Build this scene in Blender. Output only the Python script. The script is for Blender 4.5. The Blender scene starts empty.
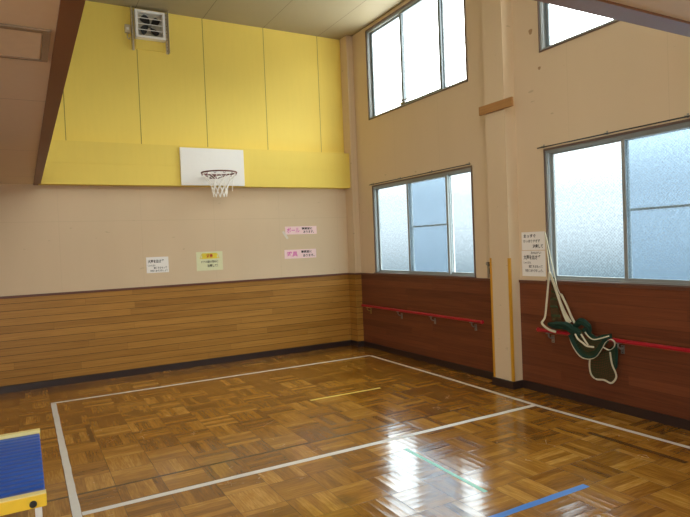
import bpy, bmesh, math, random
from mathutils import Vector, Matrix
random.seed(7)
SC = bpy.context.scene
COL = SC.collection
PI = math.pi

# ---------------------------------------------------------------- camera frame
FPX = 578.96; YAW = .50754; PITCH = -.02418; ROLL = -.04082
CAM = Vector((-4.32101, -7.49126, 1.5))
_F = Vector((math.sin(YAW)*math.cos(PITCH), math.cos(YAW)*math.cos(PITCH), math.sin(PITCH)))
_R0 = Vector((math.cos(YAW), -math.sin(YAW), 0)); _U0 = _R0.cross(_F)
_R = _R0*math.cos(ROLL) + _U0*math.sin(ROLL)
_U = -_R0*math.sin(ROLL) + _U0*math.cos(ROLL)
def at(u, v, axis, val):
    """point of the plane axis=val that photo point (u, v) shows"""
    d = _F + _R*((u-345)/FPX) + _U*((258.5-v)/FPX)
    return CAM + d*((val-CAM[axis])/d[axis])

# ---------------------------------------------------------------- materials
class NT:
    def __init__(s, name, world=False):
        if world:
            s.owner = bpy.data.worlds.new(name)
        else:
            s.owner = bpy.data.materials.new(name)
        s.owner.use_nodes = True
        s.t = s.owner.node_tree; s.t.nodes.clear()
    def n(s, typ, ins=None, **kw):
        nd = s.t.nodes.new(typ)
        for k, v in kw.items(): setattr(nd, k, v)
        for k, v in (ins or {}).items():
            if isinstance(v, bpy.types.NodeSocket): s.t.links.new(v, nd.inputs[k])
            else: nd.inputs[k].default_value = v
        return nd
    def m(s, op, a, b=0.0, c=0.0, clamp=False):
        nd = s.n('ShaderNodeMath', {0: a, 1: b, 2: c}, operation=op, use_clamp=clamp)
        return nd.outputs[0]
    def mix(s, f, a, b, blend='MIX'):
        nd = s.n('ShaderNodeMix', data_type='RGBA', blend_type=blend)
        for k, v in ((0, f), (6, a), (7, b)):
            if isinstance(v, bpy.types.NodeSocket): s.t.links.new(v, nd.inputs[k])
            else: nd.inputs[k].default_value = v
        return nd.outputs[2]
    def mixf(s, f, a, b):
        nd = s.n('ShaderNodeMix', data_type='FLOAT')
        for k, v in ((0, f), (2, a), (3, b)):
            if isinstance(v, bpy.types.NodeSocket): s.t.links.new(v, nd.inputs[k])
            else: nd.inputs[k].default_value = v
        return nd.outputs[0]
    def pos(s):
        g = s.n('ShaderNodeNewGeometry')
        x = s.n('ShaderNodeSeparateXYZ', {0: g.outputs['Position']})
        return g, x.outputs[0], x.outputs[1], x.outputs[2]
    def vec(s, x, y, z):
        return s.n('ShaderNodeCombineXYZ', {0: x, 1: y, 2: z}).outputs[0]
    def noise(s, v, scale, detail=3, rough=.5):
        return s.n('ShaderNodeTexNoise', {'Vector': v, 'Scale': scale, 'Detail': detail, 'Roughness': rough}).outputs['Fac']
    def ramp(s, v, a, b, lo=0., hi=1., smooth=True):
        nd = s.n('ShaderNodeMapRange', {0: v, 1: a, 2: b, 3: lo, 4: hi})
        if smooth: nd.interpolation_type = 'SMOOTHSTEP'
        return nd.outputs[0]
    def bump(s, h, strength, dist=.002, normal=None):
        i = {'Strength': strength, 'Distance': dist, 'Height': h}
        if normal is not None: i['Normal'] = normal
        return s.n('ShaderNodeBump', i).outputs[0]
    def out(s, sh):
        s.n('ShaderNodeOutputMaterial', {'Surface': sh}); return s.owner
    def pbr(s, col, rough=.6, normal=None, metal=0., spec=.5, coat=0., coatr=.1, trans=0., alpha=1.):
        i = {'Base Color': col, 'Roughness': rough, 'Metallic': metal, 'Specular IOR Level': spec,
             'Coat Weight': coat, 'Coat Roughness': coatr, 'Transmission Weight': trans, 'Alpha': alpha}
        if normal is not None: i['Normal'] = normal
        return s.out(s.n('ShaderNodeBsdfPrincipled', i).outputs[0])

def lin(r, g, b):
    f = lambda c: ((c/255+.055)/1.055)**2.4 if c > 10 else c/255/12.92
    return (f(r), f(g), f(b), 1)
def shade(c, k): return (c[0]*k, c[1]*k, c[2]*k, 1)

def plain(name, c, rough=.5, metal=0., var=.06, scale=30, bumpst=.1, spec=.5):
    t = NT(name); g, x, y, z = t.pos()
    f = t.noise(g.outputs['Position'], scale, 4)
    col = t.mix(f, shade(c, 1-var), shade(c, 1+var))
    return t.pbr(col, rough, t.bump(f, bumpst, .001), metal, spec)

def wallpaper(name, c, streak=.05):
    t = NT(name); g, x, y, z = t.pos(); P = g.outputs['Position']
    big = t.noise(t.vec(t.m('MULTIPLY', x, 1.2), t.m('MULTIPLY', y, 1.2), t.m('MULTIPLY', z, .35)), 1.6, 3)
    col = t.mix(big, shade(c, 1-streak*1.4), shade(c, 1+streak))
    fine = t.noise(P, 160, 3)
    col = t.mix(t.ramp(fine, .3, .7, 0, .12), col, shade(c, .82))
    sp = t.noise(P, 7, 2)
    col = t.mix(t.ramp(sp, .74, .8, 0, .35), col, shade(c, .6))
    # faint vertical paper joints every 0.92 m
    a = t.m('FRACT', t.m('DIVIDE', t.m('ADD', t.m('ADD', x, y), 3.02), .92))
    j = t.m('LESS_THAN', a, .006)
    hj = t.m('MULTIPLY', t.m('LESS_THAN', t.m('ABSOLUTE', t.m('SUBTRACT', z, 1.90)), .0035), t.m('GREATER_THAN', y, -.05))
    j = t.m('MAXIMUM', t.m('MULTIPLY', j, .14), t.m('MULTIPLY', hj, .16))
    col = t.mix(j, col, shade(c, .5))
    specks = t.noise(t.vec(t.m('MULTIPLY', x, 3), t.m('MULTIPLY', y, 3), t.m('MULTIPLY', z, 9)), 2.6, 2)
    col = t.mix(t.ramp(specks, .72, .76, 0, .35), col, shade(c, .45))
    return t.pbr(col, .82, t.bump(fine, .25, .001), spec=.25)

def panels(name, c, xs=(), ys=(), w=.003, zmin=None, rough=.65, dark=.35, var=.05):
    """painted boards with thin joints at the given x and y"""
    t = NT(name); g, x, y, z = t.pos(); P = g.outputs['Position']
    big = t.noise(P, .9, 3); fine = t.noise(t.vec(t.m('MULTIPLY', x, 8), t.m('MULTIPLY', y, 8), z), 3, 4)
    col = t.mix(big, shade(c, 1-var), shade(c, 1+var))
    col = t.mix(t.ramp(fine, .3, .7, 0, .25), col, shade(c, .93))
    mask = None
    for s, vals in ((x, xs), (y, ys)):
        for v in vals:
            d = t.m('LESS_THAN', t.m('ABSOLUTE', t.m('SUBTRACT', s, v)), w)
            mask = d if mask is None else t.m('MAXIMUM', mask, d)
    if mask is not None:
        col = t.mix(mask, col, shade(c, dark))
    return t.pbr(col, rough, t.bump(fine, .05, .001), spec=.3)

def planks(name, c1, c2, pitch, z0, length, groove=.005, gdark=.3, rough=.45, spec=.4):
    t = NT(name); g, x, y, z = t.pos()
    s = t.m('ADD', x, y)
    r = t.m('DIVIDE', t.m('SUBTRACT', z, z0), pitch)
    row = t.m('FLOOR', r); fr = t.m('FRACT', r)
    wn = t.n('ShaderNodeTexWhiteNoise', {'W': row}, noise_dimensions='1D').outputs['Value']
    l = t.m('ADD', t.m('DIVIDE', s, length), t.m('MULTIPLY', wn, 7.3))
    cell = t.m('FLOOR', l); fl = t.m('FRACT', l)
    rnd = t.n('ShaderNodeTexWhiteNoise', {'Vector': t.vec(row, cell, 0)}, noise_dimensions='2D').outputs['Value']
    grain = t.noise(t.vec(t.m('MULTIPLY', s, 2.2), t.m('MULTIPLY', rnd, 40), t.m('MULTIPLY', z, 60)), 1.0, 5, .6)
    f = t.m('ADD', t.m('MULTIPLY', rnd, .55), t.m('MULTIPLY', t.ramp(grain, .3, .7), .45))
    col = t.mix(f, c1, c2)
    gm = t.m('LESS_THAN', fr, groove/pitch)
    jm = t.m('LESS_THAN', fl, .002/length)
    gr = t.m('MAXIMUM', gm, t.m('MULTIPLY', jm, .6))
    col = t.mix(gr, col, shade(c1, gdark))
    h = t.m('SUBTRACT', t.m('MULTIPLY', grain, .15), gr)
    return t.pbr(col, rough, t.bump(h, .35, .003), spec=spec)

def floor_mat():
    t = NT('parquet'); g, x, y, z = t.pos()
    S = .278
    a = t.m('DIVIDE', t.m('ADD', x, 3.587), S); b = t.m('DIVIDE', t.m('ADD', y, 3.50), S)
    ia, ib = t.m('FLOOR', a), t.m('FLOOR', b); fa, fb = t.m('FRACT', a), t.m('FRACT', b)
    par = t.m('FLOORED_MODULO', t.m('ADD', ia, ib), 2.0)
    u = t.mixf(par, fa, fb); v = t.mixf(par, fb, fa)
    N = 5.0
    su = t.m('MULTIPLY', u, N); sl = t.m('FLOOR', su); fs = t.m('FRACT', su)
    wn = t.n('ShaderNodeTexWhiteNoise', {'Vector': t.vec(ia, ib, sl)}, noise_dimensions='3D')
    rs, rc = wn.outputs['Value'], wn.outputs['Color']
    rq = t.n('ShaderNodeTexWhiteNoise', {'Vector': t.vec(ia, ib, 77.)}, noise_dimensions='3D').outputs['Value']
    grain = t.noise(t.vec(t.m('MULTIPLY', su, 2.2), t.m('MULTIPLY', v, 1.1), t.m('MULTIPLY', rs, 90)), 2.0, 5, .62)
    big = t.noise(t.vec(x, y, 0), .7, 3)
    f = t.m('ADD', t.m('ADD', t.m('MULTIPLY', rs, .42), t.m('MULTIPLY', rq, .28)), t.m('MULTIPLY', t.ramp(grain, .25, .75), .32))
    f = t.m('ADD', f, t.m('MULTIPLY', t.m('SUBTRACT', big, .5), .45), clamp=True)
    cr = t.n('ShaderNodeValToRGB', {0: f})
    e = cr.color_ramp.elements
    e[0].position = 0; e[0].color = FLC[0]
    e[1].position = 1; e[1].color = FLC[3]
    k = e.new(.35); k.color = FLC[1]
    k = e.new(.68); k.color = FLC[2]
    col = cr.outputs[0]
    # joints
    gs = t.m('LESS_THAN', t.m('MINIMUM', fs, t.m('SUBTRACT', 1., fs)), .018)
    gq = t.m('LESS_THAN', t.m('MINIMUM', t.m('MINIMUM', fa, t.m('SUBTRACT', 1., fa)), t.m('MINIMUM', fb, t.m('SUBTRACT', 1., fb))), .0055)
    col = t.mix(t.m('MULTIPLY', gs, .28), col, FLC[4])
    col = t.mix(t.m('MULTIPLY', gq, .62), col, FLC[4])
    # worn dirt and old marks that stay put on the wood
    dn = t.noise(t.vec(x, y, 3.), 2.4, 4, .6)
    col = t.mix(t.ramp(dn, .58, .78, 0, .42), col, FLC[4])
    def mark(x0, x1, y0, y1, soft):
        mx = t.m('MULTIPLY', t.ramp(x, x0-soft, x0+soft), t.ramp(x, x1-soft, x1+soft, 1, 0))
        my = t.m('MULTIPLY', t.ramp(y, y0-soft, y0+soft), t.ramp(y, y1-soft, y1+soft, 1, 0))
        return t.m('MULTIPLY', mx, my)
    dk = FLC[5]
    col = t.mix(t.m('MULTIPLY', mark(-4.35, -.9, -3.515, -3.488, .006), .75), col, dk)
    col = t.mix(t.m('MULTIPLY', mark(-3.913, -3.878, -2.455, -1.926, .003), .65), col, dk)
    col = t.mix(t.m('MULTIPLY', mark(-.66, -.61, -5.3, -4.55, .008), .7), col, dk)
    sp = t.noise(t.vec(t.m('ADD', x, 4.), y, 9.), 5., 3)
    for mx_, my_, r_ in ((-3.2, -3.02, .08), (-3.5, -1.75, .12), (-2.75, -4.55, .10), (-1.35, -4.47, .04), (-1.66, -4.38, .03)):
        d = t.n('ShaderNodeVectorMath', {0: t.vec(x, y, 0), 1: (mx_, my_, 0)}, operation='DISTANCE').outputs['Value']
        dd = t.m('ADD', d, t.m('MULTIPLY', t.m('SUBTRACT', sp, .5), .25))
        col = t.mix(t.ramp(dd, r_, 0, 0, .45), col, dk)
    # scratches
    vs = t.n('ShaderNodeTexVoronoi', {'Vector': t.vec(x, y, t.m('MULTIPLY', dn, .3)), 'Scale': 6.}, feature='DISTANCE_TO_EDGE').outputs['Distance']
    scr = t.m('MULTIPLY', t.m('LESS_THAN', vs, .010), t.ramp(t.noise(t.vec(x, y, 1.), 5, 2), .5, .62))
    rough = t.m('ADD', t.m('ADD', .10, t.m('MULTIPLY', dn, .10)), t.m('MULTIPLY', scr, .12))
    # every block lies at its own slight tilt
    geoN = g.outputs['Normal']
    tl = t.n('ShaderNodeVectorMath', {0: rc, 1: (.5, .5, .5)}, operation='SUBTRACT').outputs[0]
    tl = t.n('ShaderNodeVectorMath', {0: tl, 1: (.028, .028, 0)}, operation='MULTIPLY').outputs[0]
    nn = t.n('ShaderNodeVectorMath', {0: geoN, 1: tl}, operation='ADD').outputs[0]
    nn = t.n('ShaderNodeVectorMath', {0: nn}, operation='NORMALIZE').outputs[0]
    wave = t.noise(t.vec(t.m('MULTIPLY', u, 7), t.m('MULTIPLY', v, 2.5), t.m('MULTIPLY', rs, 50)), 1., 3)
    wav2 = t.noise(t.vec(x, y, 0), 26, 4, .6)
    cup = t.m('MULTIPLY', t.m('POWER', t.m('SUBTRACT', fs, .5), 2.), 1.6)
    h = t.m('SUBTRACT', t.m('ADD', t.m('ADD', t.m('MULTIPLY', wave, .5), cup), t.m('MULTIPLY', wav2, .5)), t.m('ADD', t.m('MULTIPLY', gq, .3), t.m('MULTIPLY', scr, .12)))
    nrm = t.bump(h, .30, .004, nn)
    return t.pbr(col, rough, nrm, spec=.5, coat=.4, coatr=.09)

FLC = [lin(92, 54, 10), lin(136, 88, 24), lin(172, 120, 42), lin(214, 162, 78), lin(56, 30, 12), lin(48, 27, 12)]
BEIGE = lin(216, 193, 160)
M = {}
M['wall'] = wallpaper('beige_wallpaper', BEIGE)
M['yellow'] = panels('yellow_paint', lin(240, 214, 104), xs=(-3.815, -2.97, -2.14, -1.30, -.475), w=.0045)
M['yellow_beam'] = panels('yellow_beam_paint', lin(232, 206, 98), var=.03)
M['ceil'] = panels('ceiling_board', lin(164, 153, 124), xs=(-3.805, -2.965, -2.13, -1.295, -.46), ys=(-1.82, -3.64, -5.46), w=.004, dark=.45)
M['lowceil'] = panels('low_ceiling_board', lin(226, 208, 178), ys=(-.72, -2.36, -4.0, -5.64, -7.28, -8.9), xs=(-5.4, -3.0, -1.41), w=.003, dark=.55)
M['panelwhite'] = plain('painted_hatch', lin(226, 208, 178), .6)
M['fascia'] = plain('brown_fascia', lin(128, 84, 48), .5, var=.12, scale=8)
M['lightwood'] = planks('light_wainscot', lin(140, 94, 30), lin(182, 131, 56), .0828, .077, 1.82, gdark=.26)
M['redwood'] = planks('red_wainscot', lin(88, 44, 26), lin(126, 70, 42), .0828, .077, 1.82, groove=.002, gdark=.55, rough=.4)
M['cap'] = plain('cap_rail_brown', lin(104, 62, 44), .45, var=.1, scale=12)
M['base'] = plain('dark_baseboard', lin(48, 32, 28), .45)
M['floor'] = floor_mat()
M['alu'] = plain('window_aluminium', lin(150, 154, 152), .45, metal=.25, var=.03)
M['sashdark'] = plain('backlit_aluminium', lin(112, 122, 126), .6, metal=.1)  # darker aluminium copy: silhouette of the upper sashes put into the colour
M['aludark'] = plain('bronze_window_rim', lin(112, 92, 82), .5, metal=.2)
M['white'] = plain('white_paint', lin(236, 234, 228), .5, var=.02)
M['tapewhite'] = plain('white_floor_tape', lin(226, 222, 214), .4, var=.07, scale=14)
M['tapeblue'] = plain('blue_floor_tape', lin(40, 120, 205), .35, var=.1, scale=20)
M['tapeyellow'] = plain('yellow_floor_tape', lin(232, 206, 96), .4, var=.1)
M['tapeteal'] = plain('teal_floor_tape', lin(160, 226, 212), .35, var=.1, scale=15)
M['paleyellow'] = plain('pale_yellow_edge', lin(240, 224, 150), .5)
M['stripyellow'] = plain('ochre_edge_strip', lin(206, 150, 40), .5)
M['block'] = planks('raw_board', lin(150, 104, 58), lin(176, 128, 78), .2, 2.7, .9)
M['rim'] = plain('rusty_red_rim', lin(104, 48, 40), .5)
M['net'] = plain('white_cord', lin(250, 248, 240), .8)
M['red'] = plain('red_rail', lin(170, 22, 40), .28, var=.03)
M['steel'] = plain('brushed_steel', lin(150, 146, 140), .35, metal=.7)
M['brass'] = plain('tarnished_brass', lin(170, 140, 80), .4, metal=.5)
M['dark'] = plain('dark_steel', lin(50, 48, 46), .5)
M['black'] = plain('black_plastic', lin(18, 16, 16), .4)
M['fanblade'] = plain('grey_blade', lin(120, 112, 100), .5)
M['fanback'] = plain('fan_shroud', lin(188, 180, 160), .6)
M['perf'] = plain('galvanised_angle', lin(200, 188, 160), .5, metal=.2)
M['paper'] = plain('white_paper', lin(240, 236, 230), .8, var=.03)
M['papergreen'] = plain('pale_green_paper', lin(222, 222, 180), .8, var=.05)
M['paperpink'] = plain('pink_paper', lin(246, 214, 212), .8, var=.04)
M['ink'] = plain('black_ink', lin(22, 20, 24), .7)
M['inkred'] = plain('red_ink', lin(190, 70, 40), .7)
M['inkyellow'] = plain('yellow_print', lin(226, 204, 60), .7, var=.1)
M['inkpink'] = plain('pink_ink', lin(222, 120, 180), .7, var=.1)
M['tapeclear'] = plain('paper_tape', lin(222, 212, 196), .6)
M['green'] = plain('green_net_cloth', lin(10, 50, 36), .8, var=.35, scale=90, bumpst=.6)
M['cream'] = plain('cream_webbing', lin(206, 198, 172), .8, var=.15, scale=120, bumpst=.4)
M['leg'] = plain('white_steel_leg', lin(226, 224, 220), .3, metal=.1)
M['railyellow'] = plain('yellow_side_rail', lin(238, 196, 50), .4)
M['ext'] = plain('exterior_eave', lin(200, 214, 232), .7)

def blue_mat():
    t = NT('blue_ribbed_vinyl'); g, x, y, z = t.pos()
    r = t.m('SINE', t.m('MULTIPLY', y, 2*PI/.062))
    f = t.noise(g.outputs['Position'], 6, 3)
    col = t.mix(f, lin(16, 80, 176), lin(26, 102, 210))
    col = t.mix(t.ramp(r, -1, -.2, .35, 0), col, lin(24, 58, 140))
    return t.pbr(col, .4, t.bump(r, .6, .004))
M['blue'] = blue_mat()

def mesh_cloth():
    """green string netting: the openings of the mesh are really open"""
    t = NT('green_netting'); tc = t.n('ShaderNodeTexCoord')
    s = t.n('ShaderNodeSeparateXYZ', {0: tc.outputs['UV']})
    a = t.m('FRACT', t.m('MULTIPLY', s.outputs[0], 1.0)); b = t.m('FRACT', t.m('MULTIPLY', s.outputs[1], 1.0))
    k = t.m('MAXIMUM', t.m('LESS_THAN', a, .26), t.m('LESS_THAN', b, .26))
    d = t.n('ShaderNodeBsdfPrincipled', {'Base Color': lin(52, 64, 34), 'Roughness': .8}).outputs[0]
    tr = t.n('ShaderNodeBsdfTransparent').outputs[0]
    return t.out(t.n('ShaderNodeMixShader', {0: k, 1: tr, 2: d}).outputs[0])
M['netting'] = mesh_cloth()

def glass(name, tint, pattern, frost=.10):
    t = NT(name); g, x, y, z = t.pos(); P = t.vec(0., t.m('MULTIPLY', t.m('ADD', y, z), .707), t.m('MULTIPLY', t.m('SUBTRACT', y, z), .707))
    if pattern:
        v = t.n('ShaderNodeTexVoronoi', {'Vector': P, 'Scale': 50., 'Randomness': .35}).outputs['Distance']
        k = t.ramp(v, .15, .75, .90, 1.07)
        n2 = t.noise(P, 40, 2); k = t.m('MULTIPLY', k, t.ramp(n2, .2, .8, .95, 1.04))
        vm = t.n('ShaderNodeVectorMath', {0: tint[:3], 3: k}, operation='SCALE').outputs[0]
        nrm = t.bump(v, .4, .002)
    else:
        vm = tint; nrm = None
    tr = t.n('ShaderNodeBsdfTransparent', {0: vm}).outputs[0]
    dl = t.n('ShaderNodeBsdfTranslucent', {0: (.85, .92, 1., 1)}).outputs[0]
    sh = t.n('ShaderNodeMixShader', {0: frost, 1: tr, 2: dl}).outputs[0]
    gi = {'Roughness': .12 if pattern else .02}
    if nrm is not None: gi['Normal'] = nrm
    gl = t.n('ShaderNodeBsdfGlossy', gi).outputs[0]
    fr = t.n('ShaderNodeFresnel', {0: 1.35}).outputs[0]
    fr = t.m('MULTIPLY', fr, t.m('SUBTRACT', 1.0, g.outputs['Backfacing']))
    return t.out(t.n('ShaderNodeMixShader', {0: fr, 1: sh, 2: gl}).outputs[0])
M['frost'] = glass('patterned_glass', (.74, .80, .83, 1), True, .006)
M['clear'] = glass('clear_glass', (.97, .98, .98, 1), False, .0)
def screen():
    t = NT('insect_screen')
    tr = t.n('ShaderNodeBsdfTransparent', {0: (.82, .89, .95, 1)}).outputs[0]
    d = t.n('ShaderNodeBsdfTranslucent', {0: (.14, .165, .19, 1)}).outputs[0]
    return t.out(t.n('ShaderNodeMixShader', {0: .4, 1: tr, 2: d}).outputs[0])
M['screen'] = screen()

# ---------------------------------------------------------------- mesh helpers
def link_mesh(name, bm, mat, parent=None, smooth=False, bevel=0):
    me = bpy.data.meshes.new(name); bm.normal_update(); bm.to_mesh(me); bm.free()
    o = bpy.data.objects.new(name, me); COL.objects.link(o)
    if mat is not None: me.materials.append(M[mat] if isinstance(mat, str) else mat)
    if parent is not None:
        o.parent = parent
        o.matrix_parent_inverse = Matrix.Identity(4)
        o.location = Vector((0, 0, 0)) - (parent.get('_w') and Vector(parent['_w']) or Vector((0, 0, 0)))
        o['_w'] = (0., 0., 0.)
    if smooth:
        for p in me.polygons: p.use_smooth = True
    if bevel:
        md = o.modifiers.new('bevel', 'BEVEL'); md.width = bevel; md.segments = 2; md.limit_method = 'ANGLE'
    return o
def box(bm, x0, x1, y0, y1, z0, z1):
    vs = [bm.verts.new((x, y, z)) for x in (min(x0, x1), max(x0, x1)) for y in (min(y0, y1), max(y0, y1)) for z in (min(z0, z1), max(z0, z1))]
    for f in ((0, 1, 3, 2), (4, 6, 7, 5), (0, 4, 5, 1), (2, 3, 7, 6), (0, 2, 6, 4), (1, 5, 7, 3)):
        bm.faces.new([vs[i] for i in f])
    return vs
def boxes(*bs):
    bm = bmesh.new()
    for b in bs: box(bm, *b)
    return bm
def frame_of(p, q, up=None):
    d = (q-p).normalized()
    r = up if up is not None else Vector((0, 0, 1))
    if abs(d.dot(r)) > .98: r = Vector((0, 1, 0)) if up is None else Vector((1, 0, 0))
    s = d.cross(r).normalized()
    return d, s, s.cross(d).normalized()
def tube(bm, pts, r, n=8, closed=False, cap=True):
    pts = [Vector(p) for p in pts]; L = len(pts); rings = []
    prev = None
    for i, p in enumerate(pts):
        if closed: d = (pts[(i+1) % L]-pts[i-1]).normalized()
        else: d = (pts[min(i+1, L-1)]-pts[max(i-1, 0)]).normalized()
        if prev is None:
            a = Vector((0, 0, 1)) if abs(d.z) < .9 else Vector((1, 0, 0))
            s = d.cross(a).normalized()
        else:
            s = (prev-d*prev.dot(d)).normalized()
        prev = s; t = d.cross(s)
        rr = r[i] if isinstance(r, (list, tuple)) else r
        rings.append([bm.verts.new(p+(s*math.cos(2*PI*k/n)+t*math.sin(2*PI*k/n))*rr) for k in range(n)])
    for i in range(L if closed else L-1):
        a, b = rings[i], rings[(i+1) % L]
        for k in range(n): bm.faces.new((a[k], a[(k+1) % n], b[(k+1) % n], b[k]))
    if cap and not closed:
        bm.faces.new(rings[0][::-1]); bm.faces.new(rings[-1])
def smooth_pts(pts, sub=6, closed=False):
    P = [Vector(p) for p in pts]; n = len(P); out = []
    for i in range(n if closed else n-1):
        if closed: p0, p1, p2, p3 = P[i-1], P[i], P[(i+1) % n], P[(i+2) % n]
        else: p0, p1, p2, p3 = P[max(i-1, 0)], P[i], P[i+1], P[min(i+2, n-1)]
        for k in range(sub):
            t = k/sub
            out.append(.5*((2*p1)+(p2-p0)*t+(2*p0-5*p1+4*p2-p3)*t*t+(3*p1-p0-3*p2+p3)*t**3))
    if not closed: out.append(P[-1])
    return out
def band(bm, pts, width_dir, w, th, uvs=None):
    """flat webbing swept along pts: w wide along width_dir (vector or list), th thick"""
    P = [Vector(p) for p in pts]; L = len(P); R = []
    for i, p in enumerate(P):
        d = (P[min(i+1, L-1)]-P[max(i-1, 0)]).normalized()
        wd = width_dir[i] if isinstance(width_dir, list) else width_dir
        wd = Vector(wd); wd = (wd-d*wd.dot(d))
        wd = wd.normalized() if wd.length > 1e-4 else Vector((0, 0, 1))
        nn = d.cross(wd).normalized()
        ww = w[i] if isinstance(w, (list, tuple)) else w
        R.append([bm.verts.new(p+wd*a*ww/2+nn*b*th/2) for a, b in ((-1, -1), (1, -1), (1, 1), (-1, 1))])
    for a, b in zip(R, R[1:]):
        for k in range(4): bm.faces.new((a[k], a[(k+1) % 4], b[(k+1) % 4], b[k]))
    bm.faces.new(R[0][::-1]); bm.faces.new(R[-1])
def cyl(bm, c, axis, r, h, n=20):
    c = Vector(c); a = Vector(axis).normalized()
    tube(bm, [c-a*h/2, c+a*h/2], r, n)
def thing(name, label, cat, loc=(0, 0, 0), group=None):
    o = bpy.data.objects.new(name, None); COL.objects.link(o); o.location = loc
    o.empty_display_size = .1
    o['_w'] = tuple(loc)
    o['label'] = label; o['category'] = cat
    if group: o['group'] = group
    return o
def tag(o, label, cat, group=None):
    o['label'] = label; o['category'] = cat
    if group: o['group'] = group
    return o
def struct(name, bm, mat, **k):
    o = link_mesh(name, bm, mat, **k); o['kind'] = 'structure'; return o

# ---------------------------------------------------------------- the setting
XL, YN = -8.6, -10.6          # far left wall and wall behind the viewer
ZH, ZL = 4.51, 2.330          # high ceiling over the court, low ceiling round it
VX, VY = -4.105, -6.055       # edge of the high part
WT = .08
struct('floor', boxes((XL, 0, YN, 0, -.1, 0)), 'floor')
struct('ceiling', boxes((VX-.06, WT, VY-.06, WT, ZH, ZH+.12)), 'ceil')
struct('trim_1', boxes((XL, VX-.07, YN, 0, ZL, ZL+.1), (VX-.07, 0, YN, VY-.09, ZL, ZL+.1)), 'lowceil')
# back wall: one beige wall up to the beam, yellow boarding above it
struct('wall_back', boxes((XL-.16, WT, 0, .16, -.1, ZH+.12)), 'wall')
struct('trim_2', boxes((VX-.02, -.1, -.006, 0, 2.80, ZH)), 'yellow')
BE = bmesh.new()
box(BE, VX-.02, -.1, -.15, -.006, 2.32, 2.563); box(BE, VX-.02, -.1, -.147, -.006, 2.563, 2.567); box(BE, VX-.02, -.1, -.15, -.006, 2.567, 2.82)
struct('trim_3', BE, 'yellow_beam')
# upper walls round the high part
struct('wall_upper_left', boxes((VX-.07, VX-.006, VY-.09, -.15, ZL, ZH), (VX-.07, VX-.025, -.15, 0, ZL, ZH)), 'white')
nb = bmesh.new()
for b in ((VX-.006, -3.95, ZL, ZH), (-1.75, 0, ZL, ZH), (-3.95, -1.75, ZL, 3.35), (-3.95, -1.75, 4.4, ZH)):
    box(nb, b[0], b[1], VY-.09, VY-.004, b[2], b[3])
struct('wall_upper_near', nb, 'white')
# brown fascia boards along the edge of the low ceiling
struct('trim_4', boxes((VX-.07, VX, VY-.09, 0-.151, 2.319, ZL-.0005), (VX-.07, VX-.0205, -.15, -.001, 2.319, ZL-.0005), (VX-.006, VX, VY, -.151, ZL, 2.46)), 'fascia')
struct('trim_5', boxes((VX+.0005, 0, VY-.09, VY, 2.319, ZL-.0005), (VX+.0005, -.0, VY-.004, VY, ZL, 2.46)), 'fascia')

# window openings on the right wall: (y0 near, y1 far, z0, z1)
WIN = [(-2.645, -.610, 1.09, 2.285), (-5.68, -3.66, 1.09, 2.30), (-2.625, -.590, 3.235, 4.44), (-5.66, -3.645, 3.235, 4.44), (-8.9, -6.7, 1.09, 2.29)]
def holed_wall(ys, zs, holes, x0, x1):
    bm = bmesh.new()
    for a, b in zip(ys, ys[1:]):
        for c, d in zip(zs, zs[1:]):
            m_, n_ = (a+b)/2, (c+d)/2
            if any(h[0] < m_ < h[1] and h[2] < n_ < h[3] for h in holes): continue
            box(bm, x0, x1, a, b, c, d)
    bmesh.ops.remove_doubles(bm, verts=bm.verts, dist=1e-5)
    inner = [f for f in bm.faces if all(len(e.link_faces) > 2 for e in f.edges) and False]
    return bm
ys = sorted({YN, 0.} | {w[0] for w in WIN} | {w[1] for w in WIN})
zs = sorted({-.1, ZH+.12} | {w[2] for w in WIN} | {w[3] for w in WIN})
struct('wall_right', holed_wall(ys, zs, WIN, 0, WT), 'wall')

LW = [(-9.9, -6.6, .55, 2.2)]
struct('wall_left', holed_wall(sorted({YN, 0., -9.9, -6.6}), [-.1, .55, 2.2, ZL+.1], LW, XL-.16, XL), 'wall')
nb = bmesh.new()
for b in ((XL-.16, -7.6, -.1, ZL+.1), (-4.6, WT, -.1, ZL+.1), (-7.6, -4.6, -.1, .55), (-7.6, -4.6, 2.2, ZL+.1)):
    box(nb, b[0], b[1], YN-.16, YN, b[2], b[3])
struct('wall_near', nb, 'wall')
# wide unseen windows behind the viewer, added to bring in fill daylight
def fill_window(idx, a0, a1, z0, z1, along, B):
    def bx(bm, p, q, d0, d1, c, d):
        if along == 'y': box(bm, B+d0, B+d1, p, q, c, d)
        else: box(bm, p, q, B+d0, B+d1, c, d)
    bm = bmesh.new(); n = 4
    bx(bm, a0, a1, .05, .12, z0, z0+.04); bx(bm, a0, a1, .05, .12, z1-.04, z1)
    for k in range(n+1):
        c = a0+.02+(a1-a0-.04)*k/n
        bx(bm, c-.02, c+.02, .05, .12, z0+.04, z1-.04)
    fr = link_mesh('window_%d' % idx, bm, 'alu'); fr['kind'] = 'structure'
    for k in range(n):
        c = a0+.02+(a1-a0-.04)*k/n; d = a0+.02+(a1-a0-.04)*(k+1)/n
        bm = bmesh.new(); bx(bm, c+.02, d-.02, .08, .085, z0+.04, z1-.04); link_mesh('pane', bm, 'clear', fr)
fill_window(6, -9.9, -6.6, .55, 2.2, 'y', XL-.16); fill_window(7, -7.6, -4.6, .55, 2.2, 'x', YN-.16)
# unseen upper window of the high part, added to light the yellow wall
fill_window(8, -3.95, -1.75, 3.35, 4.4, 'x', VY-.14)

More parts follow.
